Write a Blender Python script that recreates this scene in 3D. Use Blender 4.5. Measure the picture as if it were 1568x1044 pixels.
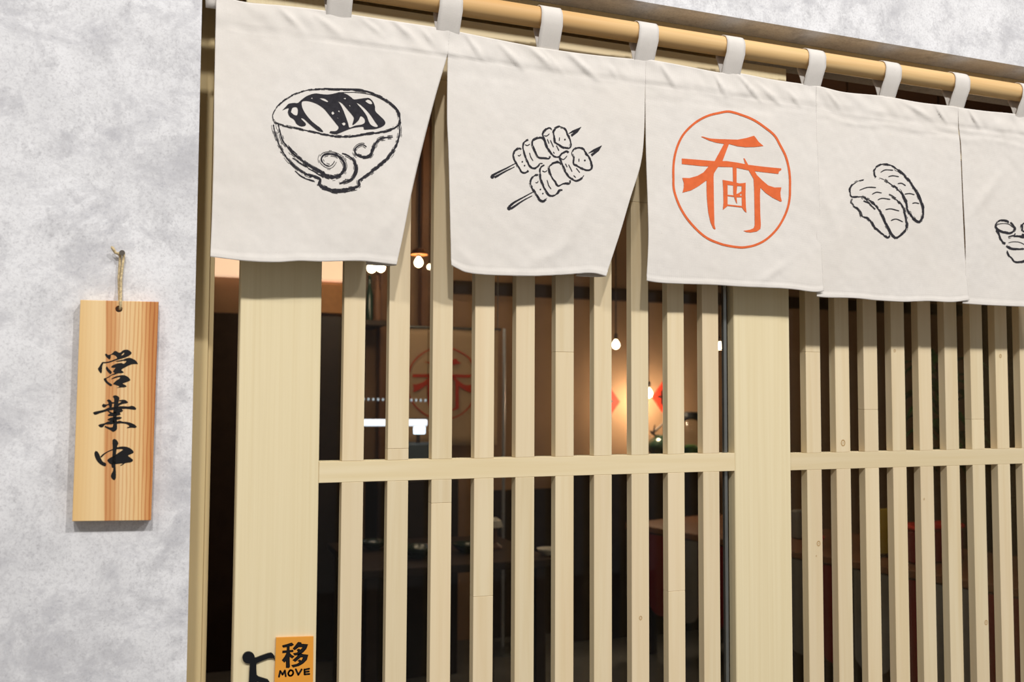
import bpy, bmesh, math, random
from mathutils import Vector, noise
from mathutils.geometry import tessellate_polygon
random.seed(7)
for o in list(bpy.data.objects): bpy.data.objects.remove(o)
scene = bpy.context.scene
COL = scene.collection
H = 1.5                                   # camera height above the floor

# ------------------------------------------------------------------ camera
F, YAW, PITCH, ROLL = 1458.94, 0.36541, 0.054787, -0.0047276
D = 1.355                                 # distance of the door's front face
def _axes():
    cy, sy, cp, sp = math.cos(YAW), math.sin(YAW), math.cos(PITCH), math.sin(PITCH)
    f = Vector((sy*cp, cy*cp, sp)); r = Vector((cy, -sy, 0)); d = f.cross(r)
    cr, sr = math.cos(ROLL), math.sin(ROLL)
    return r*cr + d*sr, d*cr - r*sr, f
AR, AD, AF = _axes()
cam = bpy.data.cameras.new('camera'); camo = bpy.data.objects.new('camera', cam); COL.objects.link(camo)
from mathutils import Matrix
m3 = Matrix((AR, -AD, -AF)).transposed()
camo.matrix_world = Matrix.Translation((0, 0, H)) @ m3.to_4x4()
cam.sensor_width = 36.0; cam.lens = F*36.0/1568.0
cam.clip_start = 0.02
cam.dof.use_dof = True; cam.dof.focus_distance = 1.48; cam.dof.aperture_fstop = 6.3
scene.camera = camo

def at(x, y, Y):
    """point at wall-depth Y seen at photo pixel x, y"""
    d = AR*((x-784)/F) + AD*((y-522)/F) + AF
    d = d*(Y/d.y); return Vector((d.x, d.y, d.z+H))
def at_z(x, y, Z):
    d = AR*((x-784)/F) + AD*((y-522)/F) + AF
    d = d*((Z-H)/d.z); return Vector((d.x, d.y, d.z+H))

# ------------------------------------------------------------------ world, lamps of the passage, exposure
world = bpy.data.worlds.new('world'); scene.world = world; world.use_nodes = True
bg = world.node_tree.nodes['Background']; bg.inputs[0].default_value = (1.0, 0.995, 0.99, 1); bg.inputs[1].default_value = 0.26
def spot(name, loc, target, energy, size, color=(1, .99, .975)):
    l = bpy.data.lights.new(name, 'AREA'); l.shape = 'DISK'; l.size = size; l.energy = energy; l.color = color
    o = bpy.data.objects.new(name, l); COL.objects.link(o); o.location = loc
    o.rotation_euler = (Vector(target)-Vector(loc)).to_track_quat('-Z', 'Y').to_euler()
    return o
spot('ceiling_downlight', (-0.45, -2.55, 4.80), (0.5, 1.3, 1.6), 108, .20)
spot('ceiling_downlight', (1.75, -2.45, 4.80), (0.9, 1.3, 1.6), 112, .26)
spot('ceiling_downlight', (-1.9, -2.3, 4.80), (-.1, 1.3, 1.3), 36, .30)
spot('ceiling_downlight', (4.3, -2.2, 4.80), (1.7, 1.3, 1.3), 56, .30)
vs = scene.view_settings
vs.view_transform = 'Standard'; vs.look = 'None'; vs.exposure = 0.0; vs.gamma = 1.0; vs.use_curve_mapping = False

# ------------------------------------------------------------------ material helpers
def srgb(r, g, b):
    f = lambda c: (c/255/12.92) if c/255 <= .04045 else ((c/255+.055)/1.055)**2.4
    return (f(r), f(g), f(b), 1)
class NT:
    def __init__(s, name):
        s.m = bpy.data.materials.new(name); s.m.use_nodes = True
        s.t = s.m.node_tree; s.b = s.t.nodes['Principled BSDF']; s.out = s.t.nodes['Material Output']
    def n(s, typ, **kw):
        nd = s.t.nodes.new('ShaderNode'+typ)
        for k, v in kw.items(): setattr(nd, k, v)
        return nd
    def l(s, a, b): s.t.links.new(a, b)
    def ramp(s, fac, stops, interp='LINEAR'):
        r = s.n('ValToRGB'); r.color_ramp.interpolation = interp
        e = r.color_ramp.elements
        while len(e) < len(stops): e.new(.5)
        for el, (p, c) in zip(e, stops): el.position = p; el.color = c
        s.l(fac, r.inputs[0]); return r.outputs[0]
    def mix(s, fac, a, b, blend='MIX'):
        x = s.n('MixRGB', blend_type=blend)
        for i, v in ((0, fac), (1, a), (2, b)):
            if isinstance(v, (int, float)): x.inputs[i].default_value = v
            elif isinstance(v, tuple): x.inputs[i].default_value = v
            else: s.l(v, x.inputs[i])
        return x.outputs[0]
    def noise(s, vec, scale, detail=4, rough=.55, dist=0):
        x = s.n('TexNoise'); x.inputs['Scale'].default_value = scale; x.inputs['Detail'].default_value = detail
        x.inputs['Roughness'].default_value = rough; x.inputs['Distortion'].default_value = dist
        if vec: s.l(vec, x.inputs['Vector'])
        return x.outputs['Fac']
    def map(s, vec, scale=(1, 1, 1), loc=(0, 0, 0), rot=(0, 0, 0)):
        x = s.n('Mapping'); x.inputs['Scale'].default_value = scale; x.inputs['Location'].default_value = loc; x.inputs['Rotation'].default_value = rot
        s.l(vec, x.inputs[0]); return x.outputs[0]
    def bump(s, h, strength, dist=.002):
        x = s.n('Bump'); x.inputs['Strength'].default_value = strength; x.inputs['Distance'].default_value = dist
        s.l(h, x.inputs['Height']); s.l(x.outputs[0], s.b.inputs['Normal'])
    def col(s, c):
        if isinstance(c, tuple): s.b.inputs['Base Color'].default_value = c
        else: s.l(c, s.b.inputs['Base Color'])
    def obj(s):
        tc = s.n('TexCoord'); return tc.outputs['Object']
    def world(s):
        g = s.n('NewGeometry'); return g.outputs['Position']
    def rand(s): return s.n('ObjectInfo').outputs['Random']
def plain(name, c, rough=.6, metal=0, spec=.4, var=.06, scale=30):
    t = NT(name); o = t.obj()
    n = t.noise(o, scale, 3)
    d = tuple(x*(1-var*1.6) for x in c[:3])+(1,); u = tuple(min(1, x*(1+var)) for x in c[:3])+(1,)
    t.col(t.ramp(n, [(.3, d), (.7, u)]))
    t.b.inputs['Roughness'].default_value = rough; t.b.inputs['Metallic'].default_value = metal
    t.b.inputs['Specular IOR Level'].default_value = spec
    return t.m
def glow(name, c, strength):
    t = NT(name); t.col(c); t.b.inputs['Emission Color'].default_value = c; t.b.inputs['Emission Strength'].default_value = strength
    return t.m

def mk_plaster():
    t = NT('grey_plaster'); p = t.world()
    big = t.noise(t.map(p, (1, 1, 1.25)), 6, 12, .72, .15); mid = t.noise(t.map(p, (1, 1, .8), (3, 1, 2)), 24, 10, .78, .2); fine = t.noise(p, 260, 5, .85)
    pat = t.noise(t.map(p, (1, 1, 1.5), (9, 4, 1)), 12, 10, .75, .35)
    c = t.ramp(big, [(.32, srgb(207, 205, 206)), (.46, srgb(222, 220, 220)), (.58, srgb(232, 230, 230)), (.72, srgb(236, 235, 236))])
    c = t.mix(t.ramp(mid, [(.36, (.9, .9, .9, 1)), (.50, (0, 0, 0, 1))]), c, srgb(199, 197, 198))
    brk = t.mix(1, t.ramp(pat, [(.50, (0, 0, 0, 1)), (.62, (1, 1, 1, 1))]), t.ramp(fine, [(.42, (.2, .2, .2, 1)), (.58, (1, 1, 1, 1))]), 'MULTIPLY')
    c = t.mix(brk, c, srgb(184, 182, 185))
    c = t.mix(.6, c, t.ramp(fine, [(.34, srgb(202, 200, 202)), (.52, (1, 1, 1, 1))]), 'MULTIPLY')
    t.col(c); t.b.inputs['Roughness'].default_value = .75; t.b.inputs['Specular IOR Level'].default_value = .25
    t.bump(t.mix(.5, mid, fine), .25, .001); return t.m
def mk_pine(name, light, dark, axis='Z', warm=None, amt=.5, fr=70):
    t = NT(name); o = t.world(); r = t.rand()
    cmb = t.n('CombineXYZ'); t.l(t.n('ObjectInfo').outputs['Random'], cmb.inputs[0]); t.l(r, cmb.inputs[1])
    sc = t.n('VectorMath', operation='SCALE'); t.l(cmb.outputs[0], sc.inputs[0]); sc.inputs['Scale'].default_value = 7.3
    ad = t.n('VectorMath', operation='ADD'); t.l(o, ad.inputs[0]); t.l(sc.outputs[0], ad.inputs[1])
    v = ad.outputs[0]
    s1 = {'Z': (fr, fr, 2.2), 'X': (2.2, fr, fr)}[axis]; s2 = {'Z': (9, 9, 1.2), 'X': (1.2, 9, 9)}[axis]
    g = t.noise(t.map(v, s1), 1, 5, .6, .5); w = t.noise(t.map(v, s2), 1, 3, .5, .6)
    c = t.ramp(g, [(.25, dark), (.62, light)])
    c = t.mix(t.ramp(w, [(.42, (0, 0, 0, 1)), (.75, (amt, amt, amt, 1))]), c, warm or dark)
    hv = t.n('HueSaturation'); mr = t.n('MapRange'); mr.inputs[3].default_value = .95; mr.inputs[4].default_value = 1.05
    t.l(r, mr.inputs[0]); t.l(mr.outputs[0], hv.inputs['Value']); t.l(c, hv.inputs['Color'])
    t.col(hv.outputs[0]); t.b.inputs['Roughness'].default_value = .55; t.b.inputs['Specular IOR Level'].default_value = .25
    t.bump(g, .12, .001); return t.m
def mk_canvas(name, c):
    t = NT(name); p = t.world()
    wx = t.n('TexWave', wave_type='BANDS', bands_direction='X'); wx.inputs['Scale'].default_value = 180; wx.inputs['Distortion'].default_value = 1.5
    wz = t.n('TexWave', wave_type='BANDS', bands_direction='Z'); wz.inputs['Scale'].default_value = 180; wz.inputs['Distortion'].default_value = 1.5
    t.l(p, wx.inputs[0]); t.l(p, wz.inputs[0])
    weave = t.mix(.5, wx.outputs[1], wz.outputs[1])
    n = t.noise(p, 55, 4, .65); n2 = t.noise(p, 9, 3, .5)
    sp = t.noise(p, 320, 2, .5)
    k = t.ramp(n, [(.3, tuple(x*.94 for x in c[:3])+(1,)), (.7, c)])
    k = t.mix(t.ramp(n2, [(.35, (0, 0, 0, 1)), (.7, (.5, .5, .5, 1))]), k, tuple(x*y for x, y in zip(c[:3], (.97, .955, .93)))+(1,))
    k = t.mix(t.ramp(sp, [(.72, (0, 0, 0, 1)), (.8, (.25, .25, .25, 1))]), k, srgb(150, 138, 118))
    t.col(k); t.b.inputs['Roughness'].default_value = .92; t.b.inputs['Specular IOR Level'].default_value = .1
    t.b.inputs['Sheen Weight'].default_value = .1
    t.bump(t.mix(.35, weave, n), .35, .0007); return t.m
def mk_sign():
    t = NT('cedar_board'); o = t.obj()
    sep = t.n('SeparateXYZ'); t.l(o, sep.inputs[0])
    wob = t.noise(t.map(o, (6, 6, 3.5)), 1, 3, .5)
    mx = t.n('MapRange'); mx.inputs[1].default_value = -.045; mx.inputs[2].default_value = .045; t.l(sep.outputs[0], mx.inputs[0])
    a = t.n('Math', operation='MULTIPLY_ADD'); t.l(wob, a.inputs[0]); a.inputs[1].default_value = .10; t.l(mx.outputs[0], a.inputs[2])
    zz = t.n('Math', operation='MULTIPLY_ADD'); t.l(sep.outputs[2], zz.inputs[0]); zz.inputs[1].default_value = .25; t.l(a.outputs[0], zz.inputs[2])
    base = t.ramp(zz.outputs[0], [(0, srgb(224, 182, 120)), (.30, srgb(236, 203, 150)), (.405, srgb(232, 196, 142)), (.425, srgb(205, 145, 90)),
                               (.53, srgb(214, 160, 104)), (.62, srgb(232, 196, 144)), (.86, srgb(230, 188, 130)), (.95, srgb(212, 152, 92)), (1, srgb(196, 132, 74))])
    w = t.n('TexWave', wave_type='BANDS', bands_direction='X'); w.inputs['Scale'].default_value = 70; w.inputs['Distortion'].default_value = 5.0; w.inputs['Detail'].default_value = 3
    w.inputs['Detail Scale'].default_value = .9
    t.l(t.map(o, (1, 1, .12)), w.inputs[0])
    msk = t.ramp(zz.outputs[0], [(.40, (.04, .04, .04, 1)), (.43, (.35, .35, .35, 1)), (.75, (.4, .4, .4, 1)), (1, (.62, .62, .62, 1))])
    line = t.ramp(w.outputs[1], [(0, srgb(205, 140, 80)), (.45, (1, 1, 1, 1))])
    c = t.mix(msk, base, line, 'MULTIPLY')
    t.col(c); t.b.inputs['Roughness'].default_value = .5; t.b.inputs['Specular IOR Level'].default_value = .3
    t.bump(w.outputs[1], .08, .001); return t.m
def mk_glass(name):
    t = NT(name); t.t.nodes.remove(t.b)
    tr = t.n('BsdfTransparent'); tr.inputs[0].default_value = (.93, .95, .94, 1)
    gl = t.n('BsdfGlossy'); gl.inputs['Roughness'].default_value = .01
    fr = t.n('Fresnel'); fr.inputs[0].default_value = 1.27
    mx = t.n('MixShader'); t.l(fr.outputs[0], mx.inputs[0]); t.l(tr.outputs[0], mx.inputs[1]); t.l(gl.outputs[0], mx.inputs[2])
    t.l(mx.outputs[0], t.out.inputs[0]); return t.m
PLASTER = mk_plaster()
PINE = mk_pine('pale_pine', srgb(226, 208, 172), srgb(216, 194, 152), 'Z', srgb(222, 196, 162))
PINEX = mk_pine('pale_pine_rail', srgb(226, 209, 172), srgb(217, 197, 153), 'X', srgb(223, 200, 162))
PLY = mk_pine('pale_plywood', srgb(226, 210, 172), srgb(219, 201, 160), 'Z', srgb(222, 203, 160), .4, 190)
JAMB = mk_pine('pine_jamb', srgb(222, 200, 152), srgb(208, 184, 134), 'Z', srgb(212, 186, 138))
ROD = mk_pine('turned_wood', srgb(231, 194, 138), srgb(214, 168, 108), 'X', srgb(202, 150, 88), .8)
CANVAS = mk_canvas('natural_canvas', srgb(226, 219, 211))
SIGNWOOD = mk_sign()
GLASS = mk_glass('window_glass')
INK = plain('black_fabric_ink', srgb(52, 50, 54), .9, 0, .1, .15, 160)
ORANGE = plain('orange_fabric_ink', srgb(223, 108, 62), .9, 0, .1, .05, 90)
PAINT = plain('black_paint', srgb(24, 22, 22), .45, 0, .3)
KNOT = plain('knot_brown', srgb(186, 152, 104), .6)
TWINE = plain('jute_twine', srgb(206, 184, 142), .9, 0, .1, .25, 400)
NAIL = plain('dark_steel', srgb(120, 112, 102), .35, .9)
MOVEY = plain('amber_acrylic', srgb(229, 154, 56), .35, 0, .4, .03)
ACRYL = plain('black_acrylic', srgb(17, 18, 22), .3, 0, .4)
STEEL = plain('brushed_steel', srgb(150, 152, 150), .35, .9)
BACKWALL = plain('brown_wallpaper', srgb(164, 130, 102), .85, 0, .2, .06, 6)
DARKWOOD = plain('dark_wood', srgb(58, 42, 32), .5, 0, .3, .15, 12)
MIDWOOD = plain('mid_brown_wood', srgb(122, 84, 60), .5, 0, .3, .1, 14)
CEIL = plain('brown_ceiling_board', srgb(92, 66, 50), .8)
FLOORM = plain('grey_floor_tile', srgb(110, 108, 106), .45, 0, .4, .08, 9)
MAROON = plain('maroon_upholstery', srgb(120, 26, 30), .6)
GREYUP = plain('grey_upholstery', srgb(118, 116, 114), .7)
LITFLAG = plain('lit_grey_cloth', srgb(168, 168, 172), .8)
RED = plain('red_lacquer', srgb(196, 40, 28), .4)
REDPAPER = plain('red_paper', srgb(214, 52, 30), .7)
WHITE = plain('white_porcelain', srgb(225, 222, 214), .3)
OLIVE = plain('olive_yellow_card', srgb(176, 152, 52), .6)
GREEN = plain('green_leaf', srgb(62, 104, 46), .5, 0, .4, .25, 12)
DKGREEN = plain('dark_green_glaze', srgb(34, 54, 40), .2, 0, .6)
BLUEGREY = plain('blue_grey_plastic', srgb(92, 108, 122), .5)
BANNERM = mk_canvas('tan_banner_cloth', srgb(196, 166, 134))
BANNERINK = plain('red_banner_ink', srgb(196, 66, 42), .9)
CREAMGLOW = glow('cream_light_panel', (1, .66, .42, 1), .85)
BULB = glow('warm_bulb', (1, .83, .58, 1), 7)
COOL = glow('cool_reflection', (.86, .90, 1, 1), 1.5)  # glow in place of cool reflections on the glass
SCREEN = glow('cool_glint', (.75, .86, 1, 1), 2.6)
SHADE = plain('amber_shade', srgb(190, 120, 66), .5)

# ------------------------------------------------------------------ object helpers
ORG = {}
def tag(o, label, cat, group=None, kind=None):
    if label: o['label'] = label
    if cat: o['category'] = cat
    if group: o['group'] = group
    if kind: o['kind'] = kind
    return o
def empty(name, loc, label=None, cat=None, group=None, kind=None, rz=0, local=False):
    o = bpy.data.objects.new(name, None); COL.objects.link(o); o.location = loc; o.rotation_euler = (0, 0, rz)
    o.empty_display_size = .05
    ORG[o] = Vector((0, 0, 0)) if local else Vector(loc)
    return tag(o, label, cat, group, kind)
def M(name, verts, faces, mat, parent=None, smooth=False):
    vs_ = [Vector(v) for v in verts]
    lo = Vector([min(v[i] for v in vs_) for i in range(3)]); hi = Vector([max(v[i] for v in vs_) for i in range(3)])
    c = (lo+hi)/2; c.z = lo.z if parent is None else c.z
    me = bpy.data.meshes.new(name); me.from_pydata([v-c for v in vs_], [], faces); me.update()
    if smooth: me.polygons.foreach_set('use_smooth', [True]*len(me.polygons))
    me.materials.append(mat)
    o = bpy.data.objects.new(name, me); COL.objects.link(o)
    o.location = c - (ORG[parent] if parent else Vector((0, 0, 0)))
    if parent: o.parent = parent
    ORG[o] = c
    return o
class G:                                    # geometry collector
    def __init__(s): s.v = []; s.f = []
    def add(s, v, f):
        n = len(s.v); s.v += [tuple(x) for x in v]; s.f += [tuple(i+n for i in q) for q in f]; return s
    def box(s, x0, x1, y0, y1, z0, z1, b=0):
        bm = bmesh.new(); bmesh.ops.create_cube(bm, size=1)
        for v in bm.verts: v.co = Vector(((x0+x1)/2+v.co.x*(x1-x0), (y0+y1)/2+v.co.y*(y1-y0), (z0+z1)/2+v.co.z*(z1-z0)))
        if b: bmesh.ops.bevel(bm, geom=bm.edges[:], offset=b, segments=1, affect='EDGES')
        bm.verts.index_update()
        s.add([v.co for v in bm.verts], [[v.index for v in f.verts] for f in bm.faces]); bm.free(); return s
    def lathe(s, prof, c=(0, 0, 0), n=20, axis='Z'):
        v = []; f = []
        for r, z in prof:
            for i in range(n):
                a = 2*math.pi*i/n; p = (r*math.cos(a), r*math.sin(a), z)
                if axis == 'X': p = (z, r*math.cos(a), r*math.sin(a))
                if axis == 'Y': p = (r*math.cos(a), z, -r*math.sin(a))
                v.append((c[0]+p[0], c[1]+p[1], c[2]+p[2]))
        for k in range(len(prof)-1):
            for i in range(n):
                j = (i+1) % n; f.append((k*n+i, k*n+j, (k+1)*n+j, (k+1)*n+i))
        f.append(tuple(range(n))[::-1]); f.append(tuple((len(prof)-1)*n+i for i in range(n)))
        return s.add(v, f)
    def tube(s, pts, r, n=8):
        pts = [Vector(p) for p in pts]; v = []; f = []
        rr = r if isinstance(r, (list, tuple)) else [r]*len(pts)
        up = None
        for i, p in enumerate(pts):
            t = (pts[min(i+1, len(pts)-1)]-pts[max(i-1, 0)]).normalized()
            if up is None: up = t.orthogonal().normalized()
            up = (up - t*up.dot(t)).normalized(); sd = t.cross(up)
            for k in range(n):
                a = 2*math.pi*k/n; v.append(p+(up*math.cos(a)+sd*math.sin(a))*rr[i])
        for i in range(len(pts)-1):
            for k in range(n):
                j = (k+1) % n; f.append((i*n+k, i*n+j, (i+1)*n+j, (i+1)*n+k))
        f.append(tuple(range(n))[::-1]); f.append(tuple((len(pts)-1)*n+k for k in range(n)))
        return s.add(v, f)
    def prism(s, poly, y0, y1):             # polygon in (x, z), extruded along y
        n = len(poly); tri = tessellate_polygon([[Vector((p[0], p[1], 0)) for p in poly]])
        v = [(p[0], y0, p[1]) for p in poly]+[(p[0], y1, p[1]) for p in poly]
        f = [tuple(t) for t in tri]+[tuple(i+n for i in reversed(t)) for t in tri]
        f += [(i, (i+1) % n, (i+1) % n+n, i+n) for i in range(n)]
        s.add(v, f); return s
    def obj(s, name, mat, parent=None, smooth=False): 
        o = M(name, s.v, s.f, mat, parent, smooth)
        bm = bmesh.new(); bm.from_mesh(o.data); bmesh.ops.recalc_face_normals(bm, faces=bm.faces[:]); bm.to_mesh(o.data); bm.free()
        return o
def smooth_by_angle(o, deg=35):
    me = o.data; me.polygons.foreach_set('use_smooth', [True]*len(me.polygons))
    bm = bmesh.new(); bm.from_mesh(me)
    for e in bm.edges:
        if len(e.link_faces) == 2 and e.calc_face_angle(0) > math.radians(deg): e.smooth = False
    bm.to_mesh(me); bm.free(); return o

# ------------------------------------------------------------------ setting
YW = 1.28; XW = 0.0552; XR = 2.30; ZL = H + .6075; YB = 1.47
floor = G().box(-4, 6.5, -4.5, 6.0, -.1, 0).obj('floor', FLOORM); tag(floor, 'grey floor of the passage and dining room', 'floor', kind='structure')
g = G()
g.box(-3.2, XW, YW, YB, 0, ZL).box(XR, 6.0, YW, YB, 0, ZL).box(-3.2, 6.0, YW, YB, ZL, 4.2)
w = g.obj('wall_front', PLASTER); tag(w, 'mottled light grey plaster wall around the lattice door', 'wall', kind='structure')
for nm, b, mt, lb in (('wall_back', (-1.2, 6.0, 5.6, 5.7, 0, 3.1), BACKWALL, 'brown papered back wall of the dining room'),
                  ('wall_left', (-1.3, -1.2, YB, 5.7, 0, 3.1), DARKWOOD, 'dark side wall of the dining room behind the door gap'),
                  ('wall_right', (6.0, 6.1, YB, 5.7, 0, 3.1), DARKWOOD, 'dark side wall of the dining room beyond the lattice'),
                  ('ceiling', (-1.3, 6.1, YB, 5.7, 3.1, 3.2), CEIL, 'brown boarded ceiling of the dining room')):
    tag(G().box(*b).obj(nm, mt), lb, nm.split('_')[0], kind='structure')
tag(G().box(1.9, 3.25, 5.57, 5.6, 0, .90).obj('trim_1', DARKWOOD), 'dark panelling along the foot of the brown wall', 'trim', kind='structure')
tag(G().box(1.75, 6.0, 5.55, 5.6, H+.61, H+.69).obj('trim_2', DARKWOOD), 'dark timber beam along the brown wall', 'trim', kind='structure')
# door surround: jamb boards, head board
tr = empty('trim_3', (XW, 1.40, 0), 'pale pine frame lining the doorway', 'door frame', kind='structure')
G().box(XW+.0002, .0802, 1.420, 1.469, 0, ZL-.001, .0006).obj('jamb_board', JAMB, tr)
G().box(.0804, .0877, 1.432, 1.469, 0, ZL-.001, .0006).obj('stop_strip', JAMB, tr)
G().box(XW+.0005, XR-.0005, 1.338, 1.351, H+.5785, ZL-.0005).obj('head_board', JAMB, tr)
G().box(.088, 1.0, 1.438, 1.462, H+.50, ZL-.001).obj('inner_head_board', JAMB, tr)

# ------------------------------------------------------------------ sliding door
DT = H+.5672
door = empty('door_1', (.57, D, 0), 'pale wooden lattice sliding door with glass behind its slats', 'door', kind='structure')
G().box(.1176, .2287, D, D+.030, .01, DT, .0012).obj('stile', PLY, door)
G().box(.9163, 1.0285, D, D+.030, .01, DT, .0012).obj('stile', PLY, door)
RZ0, RZ1 = H-.0975, H-.1272
G().box(.2289, .9161, D+.0001, D+.028, RZ1, RZ0, .0005).obj('middle_rail', PINEX, door)
G().box(.2289, .9161, D, D+.028, H+.47, DT, .0008).obj('top_rail', PINEX, door)
G().box(.2289, .9161, D, D+.028, .01, .14, .0008).obj('bottom_rail', PINEX, door)
def slat_piece(x0, wd, y0, dp, z0, z1, parent, cuts=()):
    zs = [z0]+sorted(cuts)+[z1]; out = []
    for a, b in zip(zs[:-1], zs[1:]):
        out.append(G().box(x0, x0+wd, y0, y0+dp, a+.0001, b-.0001, .0005).obj('slat', PINE, parent))
    return out
X0, PT, SW, SD = .2611, .066, .0310, .0165
upcuts = {1: at(596, 687, D).z, 5: at(866, 539, D).z, 7: at(975, 309, D).z}
lowcuts = {2: at(676, 770, D).z, 3: at(740, 913, D).z, 8: at(1036, 905, D).z}
dslats = {}
for i in range(10):
    x = X0+i*PT
    dslats[i, 1] = slat_piece(x, SW, D+.0002, SD, RZ0, H+.47, door, [upcuts[i]] if i in upcuts else [])
    dslats[i, 0] = slat_piece(x, SW, D+.0002, SD, .14, RZ1, door, [lowcuts[i]] if i in lowcuts else [])
G().box(.2289, .9161, D+.0185, D+.0225, .1, H+.5).obj('glass_pane', GLASS, door)
xs = at(1111, 690, D+.012).x
G().box(xs-.003, xs+.003, D+.010, D+.018, .14, H+.47, .001).obj('metal_strip', STEEL, door)

# ------------------------------------------------------------------ fixed lattice beside the door
YP = 1.405; PX, PP, PW = 1.1013, .06453, .0317
pan = empty('window_1', (1.7, YP, 0), 'fixed wooden lattice window beside the sliding door', 'window', kind='structure')
G().box(1.00, 1.058, YP, YP+.028, .01, H+.552, .0012).obj('stile', PLY, pan)
PR0, PR1 = H-.1039, H-.1337
XE = PX+17*PP
G().box(1.0585, XE, YP+.0001, YP+.026, PR1, PR0, .0005).obj('middle_rail', PINEX, pan)
G().box(1.0585, XE, YP, YP+.026, H+.46, H+.552, .0008).obj('top_rail', PINEX, pan)
G().box(1.0585, XE, YP, YP+.026, .01, .14, .0008).obj('bottom_rail', PINEX, pan)
G().box(XE, XE+.09, YP, YP+.028, .01, DT, .0012).obj('stile', PLY, pan)
pcu = {0: at(1245, 539, YP).z, 2: at(1335, 627, YP).z, 6: at(1495, 642, YP).z}
pslats = {}
for i in range(17):
    x = PX+i*PP
    pslats[i, 1] = slat_piece(x, PW, YP+.0002, .0168, PR0, H+.46, pan, [pcu[i]] if i in pcu else [])
    pslats[i, 0] = slat_piece(x, PW, YP+.0002, .0168, .14, PR1, pan)
G().box(1.0585, XE, YP+.019, YP+.023, .1, H+.5).obj('glass_pane', GLASS, pan)
def knot(px, py, Y, r, slats):
    p = at(px, py, Y); n = 14; v = []; f = []
    best = min(slats, key=lambda o: (ORG[o]-p).length if abs(ORG[o].x-p.x) < .03 else 9+abs(ORG[o].x-p.x))
    for k, q in enumerate((1.0, .62)):
        for i in range(n):
            a = 2*math.pi*i/n; v.append((p.x+math.cos(a)*r*q*.8, Y-.0001, p.z+math.sin(a)*r*q))
    f = [(i, (i+1) % n, n+(i+1) % n, n+i) for i in range(n)]
    v.append((p.x, Y-.0001, p.z)); m = len(v)
    for i in range(n):
        a = 2*math.pi*i/n; v.append((p.x+math.cos(a)*r*.16, Y-.00012, p.z+math.sin(a)*r*.2))
    f.append(tuple(range(m, m+n)))
    M('knot', v, f, KNOT, best)
allp = [o for l in pslats.values() for o in l]; alld = [o for l in dslats.values() for o in l]
for px, py, r in ((1291, 678, .0062), (1253.5, 832, .005), (1250, 851, .0014), (1415, 764, .002), (1370, 537, .003), (1532, 545, .004), (1510, 953, .005)): knot(px, py, YP, r, allp)
for px, py, r in ((981, 946, .0035),): knot(px, py, D, r, alld)

# ------------------------------------------------------------------ curtain rod
YN = 1.300; RODZ = H+.5655; RODR = .0155
g = G().lathe([(RODR*.9, XW+.001), (RODR, XW+.003), (RODR, .8), (RODR, 1.6), (RODR, XR-.003), (RODR*.9, XR-.001)], (0, YN, RODZ), 32, 'X')
rod = smooth_by_angle(g.obj('curtain_rod', ROD)); tag(rod, 'round honey-coloured wooden rod carrying the door curtain', 'rod')

# ------------------------------------------------------------------ noren
SEAM = H+.487
creases = [  # px line in the header, amplitude (m), width (m)
    (430, 15, 465, 48, .0022, .005), (480, 22, 520, 52, .0018, .005), (555, 30, 590, 58, .0022, .005), (600, 30, 640, 66, .002, .005), (645, 45, 665, 70, .002, .004),
    (715, 55, 740, 92, .003, .005), (765, 68, 800, 105, .003, .0055), (812, 74, 850, 108, .003, .006), (830, 78, 862, 112, .0022, .004), (872, 84, 915, 122, .0032, .006), (930, 98, 945, 122, .002, .005),
    (1010, 98, 1035, 135, .0024, .005), (1095, 115, 1112, 148, .003, .005), (1130, 115, 1165, 155, .0035, .005), (1160, 128, 1195, 160, .0026, .005), (1205, 138, 1225, 162, .0024, .005),
    (1265, 140, 1290, 170, .0022, .005), (1380, 155, 1430, 185, .002, .006), (1430, 160, 1450, 188, .003, .004), (1483, 168, 1500, 195, .0026, .005), (1530, 180, 1545, 220, .003, .008),
    (740, 410, 700, 380, .002, .01), (570, 250, 545, 370, .002, .012), (905, 300, 850, 400, .003, .014), (880, 370, 800, 410, .002, .01), (1210, 400, 1160, 435, .0022, .007), (1250, 250, 1290, 380, .003, .012),
    (1040, 300, 1035, 420, .0015, .008), (1400, 280, 1430, 440, .002, .014), (1540, 260, 1490, 330, .003, .012), (430, 170, 470, 240, .0015, .012), (620, 300, 560, 395, .002, .012)]
CR = []
for a, b, c, d, amp, wd in creases:
    p, q = at(a, b, YN), at(c, d, YN); CR.append((p.x, p.z, q.x, q.z, amp, wd))
def cloth_y(X, Z, k):
    v = Vector((X, 0, Z)); t = min(1, max(0, (H+.50-Z)/.33)); kk = k*min(1, max(0, (SEAM-Z)/.03))
    y = YN + k*.0035*t
    y += .0048*t*noise.noise(v*6+Vector((3.1, kk*2.3, 0)))
    y += .0012*noise.noise(Vector((X*15, kk, Z*10)))
    head = 1/(1+math.exp(-(Z-SEAM)/.0012))
    y += (.0005+.0017*head)*noise.noise(Vector((X*45+Z*25, 5+kk, Z*38)))
    y += .00025*noise.noise(v*110)
    for x0, z0, x1, z1, amp, wd in CR:
        if abs(X-x0) > .12: continue
        dx, dz = x1-x0, z1-z0; L2 = dx*dx+dz*dz
        u = ((X-x0)*dx+(Z-z0)*dz)/L2
        uu = min(1, max(0, u)); ex, ez = X-x0-uu*dx, Z-z0-uu*dz
        r2 = ex*ex+ez*ez
        if r2 < 9*wd*wd:
            side = (ex*dz-ez*dx)
            fall = max(0, 1-abs(u-.5)*1.5)
            y -= (1.6 if wd < .0065 else .75)*amp*math.exp(-r2/(wd*wd*(.40 if wd < .0065 else .8)))*fall
    y -= .0009*head
    y += .0011*math.exp(-((Z-SEAM)/.0018)**2)
    return y
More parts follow.
